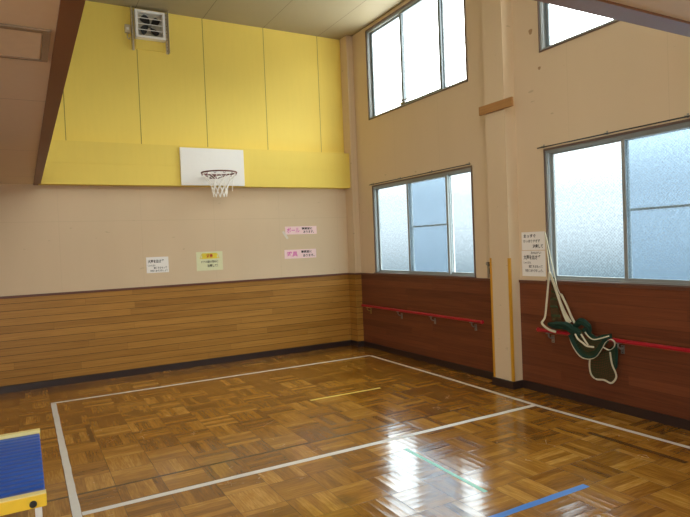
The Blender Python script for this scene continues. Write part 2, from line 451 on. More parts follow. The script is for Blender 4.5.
# wainscots, cap rails and baseboards
HW = 1.052; HC = 1.078
struct('trim_6', boxes((XL, -.1, -.014, 0, .077, HW), (-.114, -.1, -.2, -.014, .077, HW), (-.114, -.014, -.214, -.2, .077, HW)), 'lightwood')
struct('trim_7', boxes((-.014, 0, -3.03, -.2145, .077, HW), (-.014, 0, YN, -3.30, .077, HW)), 'redwood')
struct('trim_8', boxes((XL, -.1, -.026, 0, HW, HC), (-.126, -.1, -.2, -.026, HW, HC), (-.126, -.0265, -.226, -.2, HW, HC)), 'cap', bevel=.003)
struct('trim_9', boxes((-.026, 0, -3.03, -.2, HW, HC), (-.026, 0, YN, -3.30, HW, HC)), 'cap', bevel=.003)
struct('baseboard_back', boxes((XL, -.1, -.02, 0, 0, .0765), (-.12, -.1, -.2, -.02, 0, .0765), (-.12, -.0205, -.22, -.2, 0, .0765)), 'base')
struct('baseboard_right', boxes((-.02, 0, -3.03, -.2, 0, .0765), (-.02, 0, YN, -3.30, 0, .0765),
       (-.16, 0, -3.31, -3.30, 0, .0765), (-.16, -.14, -3.30, -3.03, 0, .0765), (-.16, 0, -3.03, -3.02, 0, .0765)), 'base')
# the boxed-in column of the corner and the pillar on the window wall
struct('trim_10', boxes((-.1, 0, -.2, 0, 0, ZH)), 'wall')
struct('trim_11', boxes((-.14, 0, -3.30, -3.03, 0, ZH)), 'wall')
for i, (y0, y1) in enumerate(((-3.052, -3.027), (-3.303, -3.278))):
    s = 1 if i == 0 else -1
    yc = -3.03 if i == 0 else -3.30
    struct('trim_%d' % (12+i), boxes((-.144, -.1405, y0, y1, .078, 1.30), (-.1405, -.122, yc+s*.0005, yc+s*.004, .078, 1.30)), 'stripyellow')

# ---------------------------------------------------------------- windows
def make_window(idx, w, upper, rail_screen):
    y0, y1, z0, z1 = w
    W = y1-y0
    fb = bmesh.new()
    # frame fills the opening's rim, its face just proud of the wall
    for b in ((y1-.02, y1, z0, z1), (y0, y0+.02, z0, z1), (y0+.02, y1-.02, z1-.018, z1), (y0+.02, y1-.02, z0, z0+.012)):
        box(fb, .0, .078, b[0], b[1], b[2], b[3])
    for k in (.009, .040):   # tracks
        box(fb, k, k+.004, y0+.02, y1-.02, z1-.026, z1-.018); box(fb, k, k+.004, y0+.02, y1-.02, z0+.012, z0+.018)
        box(fb, k, k+.004, y1-.027, y1-.02, z0+.012, z1-.018)
    fr = link_mesh('window_%d' % idx, fb, 'alu'); fr['kind'] = 'structure'
    # dark casing strip round the opening
    cb = boxes((-.012, 0, y1, y1+.009, z0-.004, z1+.018), (-.012, 0, y0-.009, y0, z0-.004, z1+.018), (-.014, 0, y0, y1, z1, z1+.018))
    if upper: box(cb, -.012, 0, y0-.009, y1+.009, z0-.014, z0-.004)
    else: box(cb, -.03, 0, y0-.014, y1+.014, z0-.011, z0)
    link_mesh('window_casing', cb, 'aludark' if not upper else 'aludark', fr)
    spans = [(y1-.02, y1-.805, .046), (y1-.775, y1-1.59, .014), (y1-1.555, y0+.02, .046)]
    for k, (a, b, xx) in enumerate(spans):
        sb = bmesh.new(); st = .042 if upper else .032
        za, zb = z0+.0125, z1-.0185
        box(sb, xx, xx+.024, a-st, a, za, zb); box(sb, xx, xx+.024, b, b+st, za, zb)
        box(sb, xx, xx+.024, b+st, a-st, za, za+.024); box(sb, xx, xx+.024, b+st, a-st, zb-.022, zb)
        so = link_mesh('sash', sb, 'sashdark' if upper else 'alu', fr, bevel=.002)
        link_mesh('pane', boxes((xx+.010, xx+.014, b+st, a-st, za+.024, zb-.022)), 'clear' if upper else 'frost', so)
    if rail_screen:
        a, b = spans[1][0], spans[1][1]
        za, zb = z0+.0125, z1-.0185; zm = z0+.60
        if idx == 2: a -= 0; b = y0+.03
        sb = bmesh.new()
        box(sb, .080, .094, a-.02, a, za, zb); box(sb, .080, .094, b, b+.02, za, zb)
        box(sb, .080, .094, b+.02, a-.02, zb-.02, zb); box(sb, .080, .094, b+.02, a-.02, za, za+.02)
        box(sb, .080, .094, b+.02, a-.02, zm-.009, zm+.009)
        so = link_mesh('screen_frame', sb, 'white', fr)
        link_mesh('insect_screen', boxes((.086, .088, b+.02, a-.02, za+.02, zm-.009), (.086, .088, b+.02, a-.02, zm+.009, zb-.02)), 'screen', so)
    if upper:
        # stay arm and catch at the foot of the middle sash
        lb = bmesh.new()
        box(lb, .0, .04, y1-.86, y1-.76, z0+.022, z0+.05)
        tube(lb, [(.02, y1-.80, z0+.05), (.0, y1-.78, z0+.085), (-.012, y1-.80, z0+.06)], .008)
        tube(lb, [(.01, y1-.80, z0+.07), (.01, y1-1.48, z0+.115)], .007)
        tube(lb, [(.02, y1-.82, z0+.04), (.02, y1-1.15, z0+.030)], .005)
        tube(lb, [(.02, y1-1.70, z0+.030), (.02, y1-1.97, z0+.075)], .005)
        link_mesh('stay_arm', lb, 'steel', fr)
    return fr
make_window(1, WIN[0], False, True)
make_window(2, WIN[1], False, True)
make_window(3, WIN[2], True, False)
make_window(4, WIN[3], True, False)
make_window(5, WIN[4], False, False)  # unseen window nearer the viewer, added for fill daylight
struct('trim_14', boxes((WT, WT+.16, -6.2, .3, 4.50, 4.60)), 'ext')

# ---------------------------------------------------------------- fixtures on the walls
def curtain_rail(y0, y1, z, label):
    t = thing('curtain_rail', label, 'curtain rail', (0, (y0+y1)/2, z))
    bm = bmesh.new(); tube(bm, [(-.034, y0, z), (-.034, y1, z)], .0055, 8); link_mesh('rod', bm, 'dark', t)
    n = 4
    for k in range(n):
        y = y0+.05+(y1-y0-.10)*k/(n-1)
        link_mesh('bracket', boxes((-.040, 0, y-.006, y+.006, z+.004, z+.010), (-.003, 0, y-.008, y+.008, z-.004, z+.028)), 'steel', t)
curtain_rail(-2.66, -.57, 2.318, 'thin dark curtain rod above the lower window nearest the corner')
curtain_rail(-5.72, -3.60, 2.332, 'thin dark curtain rod above the lower window right of the pillar')

# board on the pillar
o = link_mesh('wooden_board', boxes((-.165, -.1405, -3.425, -2.965, 2.762, 2.85)), 'block', bevel=.003)
tag(o, 'short raw wooden board nailed across the beige pillar high up', 'board')

# grey hook fitting left of the pillar
t = thing('wall_latch', 'small narrow grey fitting on wall between far window and pillar', 'latch', (0, -2.86, 1.1))
link_mesh('plate', boxes((-.012, 0, -2.895, -2.845, 1.085, 1.215)), 'steel', t, bevel=.002)
bm = bmesh.new(); cyl(bm, (-.018, -2.87, 1.235), (1, 0, 0), .02, .036, 16); link_mesh('knob', bm, 'steel', t)
bm = bmesh.new(); tube(bm, [(-.012, -2.885, 1.19), (-.022, -2.89, 1.15), (-.020, -2.892, 1.125)], .004); link_mesh('hook', bm, 'dark', t)

# basketball hoop
t = thing('basketball_hoop', 'white backboard with red rim and white net on yellow beam', 'basketball hoop', (-2.13, -.15, 2.33))
link_mesh('backboard', boxes((-2.545, -1.7185, -.178, -.1505, 2.325, 2.797)), 'white', t, bevel=.003)
RC = Vector((-2.138, -.435, 2.455)); RR = .214
bm = bmesh.new()
tube(bm, [RC+Vector((math.cos(a)*RR, math.sin(a)*RR, 0)) for a in [2*PI*k/40 for k in range(40)]], .009, 8, closed=True)
rim = link_mesh('rim', bm, 'rim', t, smooth=True)
for k in range(12):   # small wire loops the net hangs from
    bm = bmesh.new()
    a = 2*PI*k/12; c = RC+Vector((math.cos(a)*RR, math.sin(a)*RR, -.014))
    tt = Vector((-math.sin(a), math.cos(a), 0))
    tube(bm, [c+tt*.013*math.cos(b)+Vector((0, 0, .013*math.sin(b))) for b in [2*PI*j/10 for j in range(10)]], .003, 5, closed=True)
    link_mesh('net_loop', bm, 'rim', rim)
bm = bmesh.new()
box(bm, -2.18, -2.098, -.186, -.178, 2.41, 2.47)
box(bm, -2.17, -2.108, -.235, -.186, 2.446, 2.452)
for s in (-1, 1):
    tube(bm, [(RC.x+s*.045, -.186, 2.415), (RC.x+s*.04, -.20, 2.41), (RC.x+s*.15, -.29, 2.448)], .005)
link_mesh('bracket', bm, 'rim', t)
bm = bmesh.new()
prof = [(0, .210), (.06, .165), (.12, .122), (.18, .094), (.235, .086), (.285, .082)]
def rad(h):
    for (a, ra), (b, rb) in zip(prof, prof[1:]):
        if h <= b: return ra+(rb-ra)*(h-a)/(b-a)
    return prof[-1][1]
for s in (-1, 1):
    for k in range(10):
        pts = []
        for j in range(13):
            h = .285*j/12; a = 2*PI*(k+s*h/.285*2.0)/10
            r = rad(h)*(1+.02*math.sin(k*2.1+j))
            pts.append(RC+Vector((math.cos(a)*r, math.sin(a)*r, -.012-h)))
        tube(bm, pts, [.0034 if q < 6 else .0058 for q in range(13)], 5)
for r_, dz in ((.103, .285), (.106, .235)):
    pass
tube(bm, [RC+Vector((.17, -.02, -.09)), RC+Vector((.155, -.03, -.17)), RC+Vector((.15, -.03, -.23))], .004, 5)
link_mesh('net', bm, 'net', t)

# ventilating fan
t = thing('ventilation_fan', 'square white ventilation fan high on the yellow wall', 'fan', (-2.77, 0, 4.14))
fx0, fx1, fz0, fz1 = -2.990, -2.635, 4.130, 4.470
bm = bmesh.new()
box(bm, fx0, fx0+.03, -.10, -.006, fz0, fz1); box(bm, fx1-.03, fx1, -.10, -.006, fz0, fz1)
box(bm, fx0+.03, fx1-.03, -.10, -.006, fz1-.03, fz1); box(bm, fx0+.03, fx1-.03, -.10, -.006, fz0, fz0+.03)
link_mesh('housing', bm, 'white', t, bevel=.003)
link_mesh('back_plate', boxes((fx0+.03, fx1-.03, -.02, -.012, fz0+.03, fz1-.03)), 'fanback', t)
M_ = None
fc = Vector(((fx0+fx1)/2, -.055, (fz0+fz1)/2))
for k in range(4):
    bm = bmesh.new(); a0 = k*PI/2+.5; vs = []
    N1 = 7
    for i in range(N1):
        r = .025+.115*i/(N1-1)
        hw = .24+.42*math.sin(PI*min(1, .25+.7*i/(N1-1)))
        row = []
        for s in (-1, -.33, .33, 1):
            a = a0+s*hw*.8+.25*i/(N1-1)
            row.append(bm.verts.new(fc+Vector((math.cos(a)*r, s*.018, math.sin(a)*r))))
        vs.append(row)
    for i in range(N1-1):
        for j in range(3): bm.faces.new((vs[i][j], vs[i][j+1], vs[i+1][j+1], vs[i+1][j]))
    bmesh.ops.solidify(bm, geom=bm.faces[:], thickness=.003)
    link_mesh('blade', bm, 'dark', t)
bm = bmesh.new(); cyl(bm, fc, (0, 1, 0), .022, .04, 20); link_mesh('hub', bm, 'fanblade', t)
bm = bmesh.new()
for k in range(3):
    z = fz0+.03+(fz1-fz0-.06)*(k+1)/4
    tube(bm, [(fx0+.03, -.095, z), (fx1-.03, -.095, z)], .0045, 6)
link_mesh('guard', bm, 'white', t)
link_mesh('mounting_panel', boxes((-2.985, -2.640, -.02, -.006, 4.01, 4.128)), 'yellow_beam', t)
for xr in (-3.030, -2.618):
    bm = bmesh.new()
    box(bm, xr, xr+.032, -.012, -.006, 3.99, 4.50); box(bm, xr if xr < -2.8 else xr+.028, xr+.004 if xr < -2.8 else xr+.032, -.09, -.012, 3.99, 4.50)
    r_ = link_mesh('angle_rail', bm, 'perf', t)
    for k in range(11):
        bm = bmesh.new(); cyl(bm, (xr+.016, -.0125, 4.03+k*.044), (0, 1, 0), .005, .002, 8)
        link_mesh('rail_hole', bm, 'dark', r_)
t = thing('junction_box', 'small grey electric box beside the ventilation fan', 'electric box', (-3.07, 0, 4.12))
link_mesh('cover', boxes((-3.105, -3.04, -.045, -.006, 4.185, 4.285)), 'perf', t, bevel=.003)
link_mesh('socket', boxes((-3.088, -3.058, -.05, -.045, 4.22, 4.25)), 'white', t)
bm = bmesh.new(); tube(bm, smooth_pts([(-3.075, -.03, 4.19), (-3.08, -.035, 4.14), (-3.06, -.04, 4.11), (-3.045, -.035, 4.14)]), .006); link_mesh('cord', bm, 'perf', t)

# ---------------------------------------------------------------- notices
def text_mesh(s, size, bold=0.):
    c = bpy.data.curves.new('lettering', 'FONT'); c.body = s; c.size = size; c.align_x = 'LEFT'; c.align_y = 'TOP'
    c.resolution_u = 2; c.offset = bold; c.extrude = 0
    o = bpy.data.objects.new('lettering_source', c); COL.objects.link(o)
    dg = bpy.context.evaluated_depsgraph_get()
    me = bpy.data.meshes.new_from_object(o.evaluated_get(dg))
    bpy.data.objects.remove(o); bpy.data.curves.remove(c)
    return me
def notice(name, label, wall, c0, c1, zt, zb, mat, lines, tilt=0., group=None):
    """paper on the back wall (c = x) or the right wall (c = -y along the view); lines: (text, u, v, height, width, material, bold)"""
    w = abs(c1-c0); h = zt-zb
    t = thing(name, label, 'notice', (c0, 0, zt) if wall == 'back' else (0, c0, zt), group)
    def place(me, mat_, nm, off):
        o = bpy.data.objects.new(nm, me); COL.objects.link(o); o.parent = t
        me.materials.clear(); me.materials.append(M[mat_])
        rt = Matrix.Rotation(PI/2, 4, 'X')
        mw = Matrix.Translation((0, -off, 0)) @ rt
        if wall == 'right': mw = Matrix.Rotation(-PI/2, 4, 'Z') @ mw
        if tilt: mw = mw @ Matrix.Rotation(tilt, 4, 'Z')
        o.matrix_local = mw
        return o
    bm = bmesh.new(); box(bm, 0, w, -h, 0, .0, .0012)
    me = bpy.data.meshes.new('sheet'); bm.normal_update(); bm.to_mesh(me); bm.free()
    place(me, mat, 'sheet', .0005)
    for (s, u, v, hh, ww, mt, bd) in lines:
        if s is None:     # a printed block
            bm = bmesh.new(); box(bm, u*w, (u+ww)*w, -(v+hh)*h, -v*h, .0, .0004)
            me = bpy.data.meshes.new('block'); bm.to_mesh(me); bm.free(); place(me, mt, 'printed_block', .0019); continue
        me = text_mesh(s, 1., bd)
        xs = [q.co.x for q in me.vertices]; yy = [q.co.y for q in me.vertices]
        if not xs: continue
        sx = ww*w/(max(xs)-min(xs)); sy = hh*h/(max(yy)-min(yy)); mx, my = min(xs), max(yy)
        for q in me.vertices: q.co = Vector(((q.co.x-mx)*sx+u*w, (q.co.y-my)*sy-v*h, 0))
        place(me, mt, 'lettering', .0028)
    return t
I = 'ink'
notice('notice_sign', 'white paper notice, leftmost on the beige back wall', 'back', -2.982, -2.712, 1.440, 1.243, 'paper', [
    ('大声を出さず', .07, .16, .22, .72, I, .03), ('じゅんばん', .07, .47, .12, .33, I, .01),
    ('順番をまもって', .32, .62, .14, .60, I, .015), ('仲良くあそびましょう', .16, .80, .14, .78, I, .015)])
notice('notice_sign', 'pale green notice with yellow heading left of pink slips', 'back', -2.358, -2.008, 1.480, 1.233, 'papergreen', [
    (None, .22, .08, .30, .56, 'inkyellow', 0), ('△', .12, .10, .26, .16, 'inkyellow', .02), ('△', .72, .10, .26, .16, 'inkyellow', .02),
    ('注意', .38, .12, .22, .24, 'inkred', .03),
    ('ドアの開け閉めに', .18, .48, .12, .64, I, .015), ('注意して！', .40, .67, .15, .40, I, .02)])
notice('notice_sign', 'upper of two pink slips with torn tape at its corner', 'back', -1.095, -.605, 1.784, 1.672, 'paperpink', [
    ('ボール', .05, .14, .66, .40, 'inkpink', .02), ('事務室に', .52, .12, .32, .34, I, .03), ('あります。', .57, .54, .32, .34, I, .02)], group='pink slips on the back wall')
notice('notice_sign', 'lower of two pink slips, just above the wood panelling', 'back', -1.12, -.628, 1.457, 1.332, 'paperpink', [
    ('遊具', .07, .18, .62, .34, 'inkpink', .03), ('事務室に', .52, .12, .30, .34, I, .03), ('あります。', .58, .54, .32, .36, I, .02)], group='pink slips on the back wall')
notice('notice_sign', 'upper white notice between pillar and near window', 'right', -3.335, -3.625, 1.548, 1.372, 'paper', [
    ('まっすぐ', .10, .12, .20, .52, I, .03), ('ひっぱりすぎず', .08, .42, .16, .72, I, .015), ('注意して', .48, .68, .22, .44, I, .03)], group='white notices by the near window')
notice('notice_sign', 'lower white notice just above the red panelling cap', 'right', -3.330, -3.624, 1.366, 1.118, 'paper', [
    ('おねがい', .40, .03, .10, .44, I, .01), ('大声を出さず', .08, .17, .18, .72, I, .03), ('じゅんばん', .08, .42, .09, .32, I, .01),
    ('順番をまもって', .30, .56, .12, .58, I, .015), ('仲良くあそびましょう。', .14, .72, .12, .76, I, .015)], group='white notices by the near window')
def flat_poly(name, pts, mat, label, cat, normal_off):
    bm = bmesh.new(); a = [bm.verts.new(p) for p in pts]; b = [bm.verts.new(Vector(p)+Vector(normal_off)) for p in pts]
    bm.faces.new(a); bm.faces.new(b[::-1]); n = len(a)
    for k in range(n): bm.faces.new((a[k], b[k], b[(k+1) % n], a[(k+1) % n]))
    bmesh.ops.recalc_face_normals(bm, faces=bm.faces[:])
    return tag(link_mesh(name, bm, mat), label, cat)
flat_poly('tape_scrap', [(-1.145, -.0032, 1.71), (-1.115, -.0032, 1.725), (-1.07, -.0032, 1.655), (-1.05, -.0032, 1.62), (-1.075, -.0032, 1.605), (-1.10, -.0032, 1.64)], 'tapeclear',
          'torn whitish tape scrap at left corner of upper pink slip', 'tape', (0, .0012, 0))
def stain(y, z, a, b, label):
    pts = [(-.0004, y+a*math.cos(q)*(1+.25*math.sin(3*q)), z+b*math.sin(q)*(1+.2*math.cos(2*q))) for q in [2*PI*k/12 for k in range(12)]]
    flat_poly('tape_residue', pts, 'cap_res', label, 'tape residue', (-.0006, 0, 0))
M['cap_res'] = plain('old_glue', lin(168, 132, 96), .7, var=.2)
stain(-3.532, 3.45, .022, .032, 'brown glue mark on wall left of the upper right window')
stain(-3.625, 3.08, .016, .018, 'small faint glue mark below the upper right window')

# hatch in the low ceiling
t = thing('ceiling_hatch', 'framed access hatch in the low ceiling at left', 'ceiling hatch', (-4.6, -4.95, ZL))
bm = bmesh.new()
hx0, hx1, hy0, hy1 = -5.0, -4.190, -5.115, -4.735
for b in ((hx0, hx1, hy0, hy0+.03), (hx0, hx1, hy1-.02, hy1), (hx1-.026, hx1, hy0+.03, hy1-.02), (hx0, hx0+.035, hy0+.03, hy1-.02)):
    box(bm, b[0], b[1], b[2], b[3], ZL-.009, ZL-.0005)
link_mesh('frame', bm, 'fascia2', t) if 'fascia2' in M else link_mesh('frame', bm, plain('hatch_frame', lin(150, 132, 108), .45), t, bevel=.002)
link_mesh('panel', boxes((hx0+.04, hx1-.030, hy0+.034, hy1-.024, ZL-.006, ZL-.0005)), 'panelwhite', t)

# ---------------------------------------------------------------- handrails
def handrail(y0, y1, z, brackets, label, brass_first):
    t = thing('handrail', label, 'handrail', (0, (y0+y1)/2, z), 'red handrails on the window wall')
    bm = bmesh.new(); tube(bm, [(-.075, y0, z), (-.075, y1, z)], .017, 16); link_mesh('rail', bm, 'red', t, smooth=False)
    for y in (y0, y1):
        s = 1 if y == y1 else -1
        bm = bmesh.new(); tube(bm, [(-.075, y, z), (-.075, y+s*.012, z), (-.075, y+s*.024, z)], [.021, .021, .012], 16)
        link_mesh('end_cap', bm, 'red', t)
    for k, y in enumerate(brackets):
        bm = bmesh.new()
        box(bm, -.020, -.0145, y-.016, y+.016, z-.115, z-.045)
        tube(bm, smooth_pts([(-.018, y, z-.07), (-.05, y, z-.068), (-.073, y, z-.05), (-.075, y, z-.022)]), .007, 8)
        box(bm, -.092, -.058, y-.02-(.10 if brass_first and k == 0 else 0), y+.02, z-.024, z-.017)
        b = link_mesh('bracket', bm, 'brass' if brass_first and k == 0 else 'steel', t)
        for dz in (-.055, -.105):
            bm = bmesh.new(); cyl(bm, (-.021, y, z+dz), (1, 0, 0), .004, .003, 8)
            link_mesh('screw', bm, 'dark', b)
handrail(-2.80, -.33, .613, (-.45, -1.22, -1.92, -2.64), 'red handrail on the wood wall below the far window', True)
handrail(-5.98, -3.585, .617, (-3.70, -4.42, -5.12, -5.82), 'red handrail with green net draped over it', False)

# ---------------------------------------------------------------- tangled net over the near handrail
N0 = at(549, 234, 0, -.02)
t = thing('sports_net', 'tangled green net with cream edging hung over the red handrail', 'net', (-.1, -4.0, .62))
def P(u, v, x=-.11): return at(u, v, 0, x)
def cream(pts, w=.022, nm='edging', wd=(0, 1, .2), th=.003):
    w *= .75
    bm = bmesh.new(); band(bm, smooth_pts(pts, 8), wd, w, th); return link_mesh(nm, bm, 'cream', t)
def cord(pts, r=.005, nm='cord'):
    r *= .65
    bm = bmesh.new(); tube(bm, smooth_pts(pts, 8), r, 8); return link_mesh(nm, bm, 'cream', t)
# hook by the window corner, cords running down to the bundle
cord([P(545, 232, -.022), P(546, 243, -.03), P(548, 258, -.04), P(549.5, 272, -.045)], .008)
cord([P(545.5, 233, -.020), P(549, 250, -.030), P(553, 268, -.045), P(557, 286, -.055), P(560, 294, -.06)], .006)
bm = bmesh.new(); cyl(bm, P(549.5, 273, -.045), (0, .3, 1), .012, .02, 10); link_mesh('knot', bm, 'cream', t)
cream([P(549, 273, -.045), P(548, 287, -.05), P(546.5, 303, -.07), P(545, 317, -.085), P(542, 323, -.115), P(548, 329, -.12), P(556, 332, -.12)], .028)
cream([P(550, 273, -.045), P(554, 284, -.05), P(559, 299, -.07), P(564, 314, -.09), P(570, 326, -.12)], .036)
cream([P(560, 294, -.06), P(562, 296, -.06), P(567, 306, -.08), P(572, 318, -.09), P(577, 326, -.11)], .028)
cream([P(559, 295, -.06), P(560, 300, -.06), P(565, 312, -.08), P(571, 322, -.10)], .022)
# the gathered dark green cloth
def cloth(rows, mat='green', nm='net_cloth', uvs=(40, 30)):
    """lofted folded sheet through rows of points, with thickness"""
    bm = bmesh.new(); R = [smooth_pts(r, 5) for r in rows]
    C = [smooth_pts([r[i] for r in R], 4) for i in range(len(R[0]))]
    V = [[bm.verts.new(p) for p in c] for c in C]
    uv = bm.loops.layers.uv.new('UVMap')
    n, m = len(V), len(V[0])
    for i in range(n-1):
        for j in range(m-1):
            f = bm.faces.new((V[i][j], V[i+1][j], V[i+1][j+1], V[i][j+1]))
            for l, (a, b) in zip(f.loops, ((i, j), (i+1, j), (i+1, j+1), (i, j+1))):
                l[uv].uv = (a/(n-1)*uvs[0], b/(m-1)*uvs[1])
    o = link_mesh(nm, bm, mat, t, smooth=True)
    md = o.modifiers.new('thick', 'SOLIDIFY'); md.thickness = .0025
    return o
def bundle(path, radii, wob=.35, seed=1, nm='net_bundle'):
    rnd = random.Random(seed); bm = bmesh.new(); pts = smooth_pts(path, 7); L = len(pts)
    rr = []
    for i in range(L):
        q = i/(L-1)*(len(radii)-1); a = int(q); b = min(a+1, len(radii)-1)
        rr.append(radii[a]+(radii[b]-radii[a])*(q-a))
    n = 22; rings = []; prev = None
    ph = [rnd.uniform(0, 6.28) for _ in range(4)]
    for i, p in enumerate(pts):
        d = (pts[min(i+1, L-1)]-pts[max(i-1, 0)]).normalized()
        s = d.cross(Vector((1, 0, 0))).normalized() if prev is None else (prev-d*prev.dot(d)).normalized()
        prev = s; q = d.cross(s); ring = []
        for k in range(n):
            a = 2*PI*k/n
            f = 1+wob*.5*math.sin(5*a+ph[0]+i*.16)+wob*.35*math.sin(3*a+ph[1]-i*.11)+wob*.2*math.sin(9*a+ph[2]+i*.3)
            ring.append(bm.verts.new(p+(s*math.cos(a)*1.0+q*math.sin(a)*.75)*rr[i]*f))
        rings.append(ring)
    for a, b in zip(rings, rings[1:]):
        for k in range(n): bm.faces.new((a[k], a[(k+1) % n], b[(k+1) % n], b[k]))
    bm.faces.new(rings[0][::-1]); bm.faces.new(rings[-1])
    return link_mesh(nm, bm, 'green', t, smooth=True)
bundle([P(548, 324, -.115), P(556, 325, -.13), P(566, 326, -.14), P(575, 332, -.14), P(581, 334, -.13)], (.010, .028, .033, .036, .022), wob=.5, seed=2)
bundle([P(572, 330, -.12), P(580, 322, -.13), P(588, 326, -.135), P(590, 333, -.13)], (.016, .024, .022, .010), wob=.5, seed=3, nm='net_bundle')
# hanging swag between the knot and the loop
cloth([[P(571, 333, -.115), P(578, 350, -.125), P(588, 358, -.13), P(598, 355, -.13), P(604, 346, -.125)],
       [P(575, 331, -.135), P(583, 343, -.15), P(590, 349, -.155), P(597, 347, -.15), P(602, 341, -.14)],
       [P(580, 329, -.125), P(586, 336, -.14), P(592, 340, -.145), P(600, 338, -.14), P(608, 334, -.13)],
       [P(586, 327, -.11), P(592, 333, -.12), P(599, 337, -.125), P(606, 336, -.12), P(613, 338, -.11)]], 'netting', 'netting', (22, 16))
for pp, ww in (([P(571, 334, -.12), P(576, 345, -.125), P(582, 353, -.13), P(588, 355.5, -.135), P(596, 353, -.135), P(602, 345, -.13), P(607, 339, -.125)], .055), ([P(583, 329, -.125), P(589, 334.5, -.13), P(596, 338.5, -.135), P(604, 337, -.13), P(612, 336, -.12)], .04)):
    bm = bmesh.new(); band(bm, smooth_pts(pp, 8), (.2, .2, 1), ww, .004); link_mesh('green_band', bm, 'green', t)
cream([P(569, 335, -.125), P(573, 346, -.13), P(580, 356, -.14), P(588, 359, -.145), P(596, 357, -.145), P(602, 349, -.14), P(606, 342, -.135), P(611, 339.5, -.13), P(614.5, 342, -.13), P(614, 347, -.13), P(609, 350, -.135), P(603, 347, -.14)], .020, wd=(1, 0, .3))
cream([P(585, 332, -.15), P(589, 337, -.15), P(594, 339.5, -.15), P(602, 338, -.145), P(609, 336, -.14)], .013, wd=(.3, 0, 1))
cream([P(575, 334, -.165), P(578, 339, -.165), P(583, 343, -.168), P(587, 346, -.168), P(594, 347, -.165)], .020, wd=(.2, .5, 1))
cream([P(581, 334, -.165), P(584, 339, -.165), P(588, 345, -.17)], .018, wd=(.2, .5, 1))
# panel of open netting hanging behind, with its cream border
cloth([[P(592, 352, -.10), P(590, 362, -.095), P(591, 372, -.09), P(594, 378, -.085)],
       [P(599, 352, -.10), P(599, 363, -.095), P(600, 374, -.09), P(602, 380, -.085)],
       [P(609, 350, -.10), P(610, 360, -.095), P(612, 370, -.09), P(612, 381, -.085)],
       [P(615, 347, -.09), P(615, 360, -.085), P(616, 370, -.08), P(615.5, 379, -.078)]], 'netting', 'netting', (14, 20))
cloth([[P(608, 349, -.082), P(611, 360, -.078), P(614, 370, -.075)], [P(613, 346, -.078), P(616, 358, -.074), P(617, 368, -.07)], [P(617.5, 343, -.07), P(618, 356, -.066), P(617.5, 366, -.064)]])
cream([P(591, 353, -.10), P(589.5, 364, -.095), P(591, 374, -.09), P(596, 379, -.088), P(604, 380, -.088), P(611, 383, -.088), P(615.5, 379, -.088), P(616, 374, -.088), P(612, 364, -.095), P(610, 352, -.10)], .020, wd=(0, 1, .3))
# loosely hanging green strand on the upper left
cloth([[P(552, 276, -.04), P(551, 290, -.05), P(550, 305, -.07), P(552, 322, -.10)], [P(555, 278, -.038), P(556, 292, -.05), P(558, 306, -.07), P(562, 322, -.10)]], 'netting', 'netting', (6, 24))

# ---------------------------------------------------------------- floor tapes
def tape(name, pts, w, mat, label, z=.0, group=None, jag=.002):
    bm = bmesh.new(); L = [Vector((p[0], p[1], 0)) for p in pts]; rows = []
    P2 = []
    for a, b in zip(L, L[1:]):
        n = max(1, int((b-a).length/.12))
        P2 += [a.lerp(b, k/n) for k in range(n)]
    P2.append(L[-1])
    for i, p in enumerate(P2):
        d = (P2[min(i+1, len(P2)-1)]-P2[max(i-1, 0)]).normalized(); s = Vector((-d.y, d.x, 0))
        a = p+s*(w/2+random.uniform(-jag, jag)); b = p-s*(w/2+random.uniform(-jag, jag))
        rows.append([bm.verts.new((q.x, q.y, zz)) for q, zz in ((a, z+.0003), (b, z+.0003), (b, z+.0011), (a, z+.0011))])
    for a, b in zip(rows, rows[1:]):
        for k in range(4): bm.faces.new((a[k], a[(k+1) % 4], b[(k+1) % 4], b[k]))
    bm.faces.new(rows[0][::-1]); bm.faces.new(rows[-1])
    bmesh.ops.recalc_face_normals(bm, faces=bm.faces[:])
    return tag(link_mesh(name, bm, mat), label, 'floor tape', group)
G = 'white court lines on the parquet'
tape('line_tape', [(-4.14, -.868), (-.32, -.876)], .045, 'tapewhite', 'thin white court line running along the back wall', group=G)
tape('line_tape', [(-4.117, -.9), (-4.116, -6.6)], .047, 'tapewhite', 'thick white line nearest the blue topped platform', group=G)
tape('line_tape', [(-.32, -.90), (-.343, -2.395), (-.391, -3.825), (-.36, -5.15), (-.36, -6.6)], .042, 'tapewhite', 'white court line running past the pillar beside window wall', group=G)
tape('line_tape', [(-4.09, -3.815), (-.415, -3.806)], .05, 'tapewhite', 'white line crossing the court from left line to right line', group=G)
tape('mark_tape', [(-1.945, -2.415), (-1.15, -2.425)], .03, 'tapeyellow', 'short yellow tape strip in the middle of the far court')
tape('mark_tape', [(-2.9, -5.16), (-1.44, -5.166)], .047, 'tapeblue', 'blue tape strip on the floor at bottom right')
tape('mark_tape', [(-1.962, -4.03), (-1.99, -4.90)], .032, 'tapeteal', 'pale teal tape strip lying inside the window reflection')

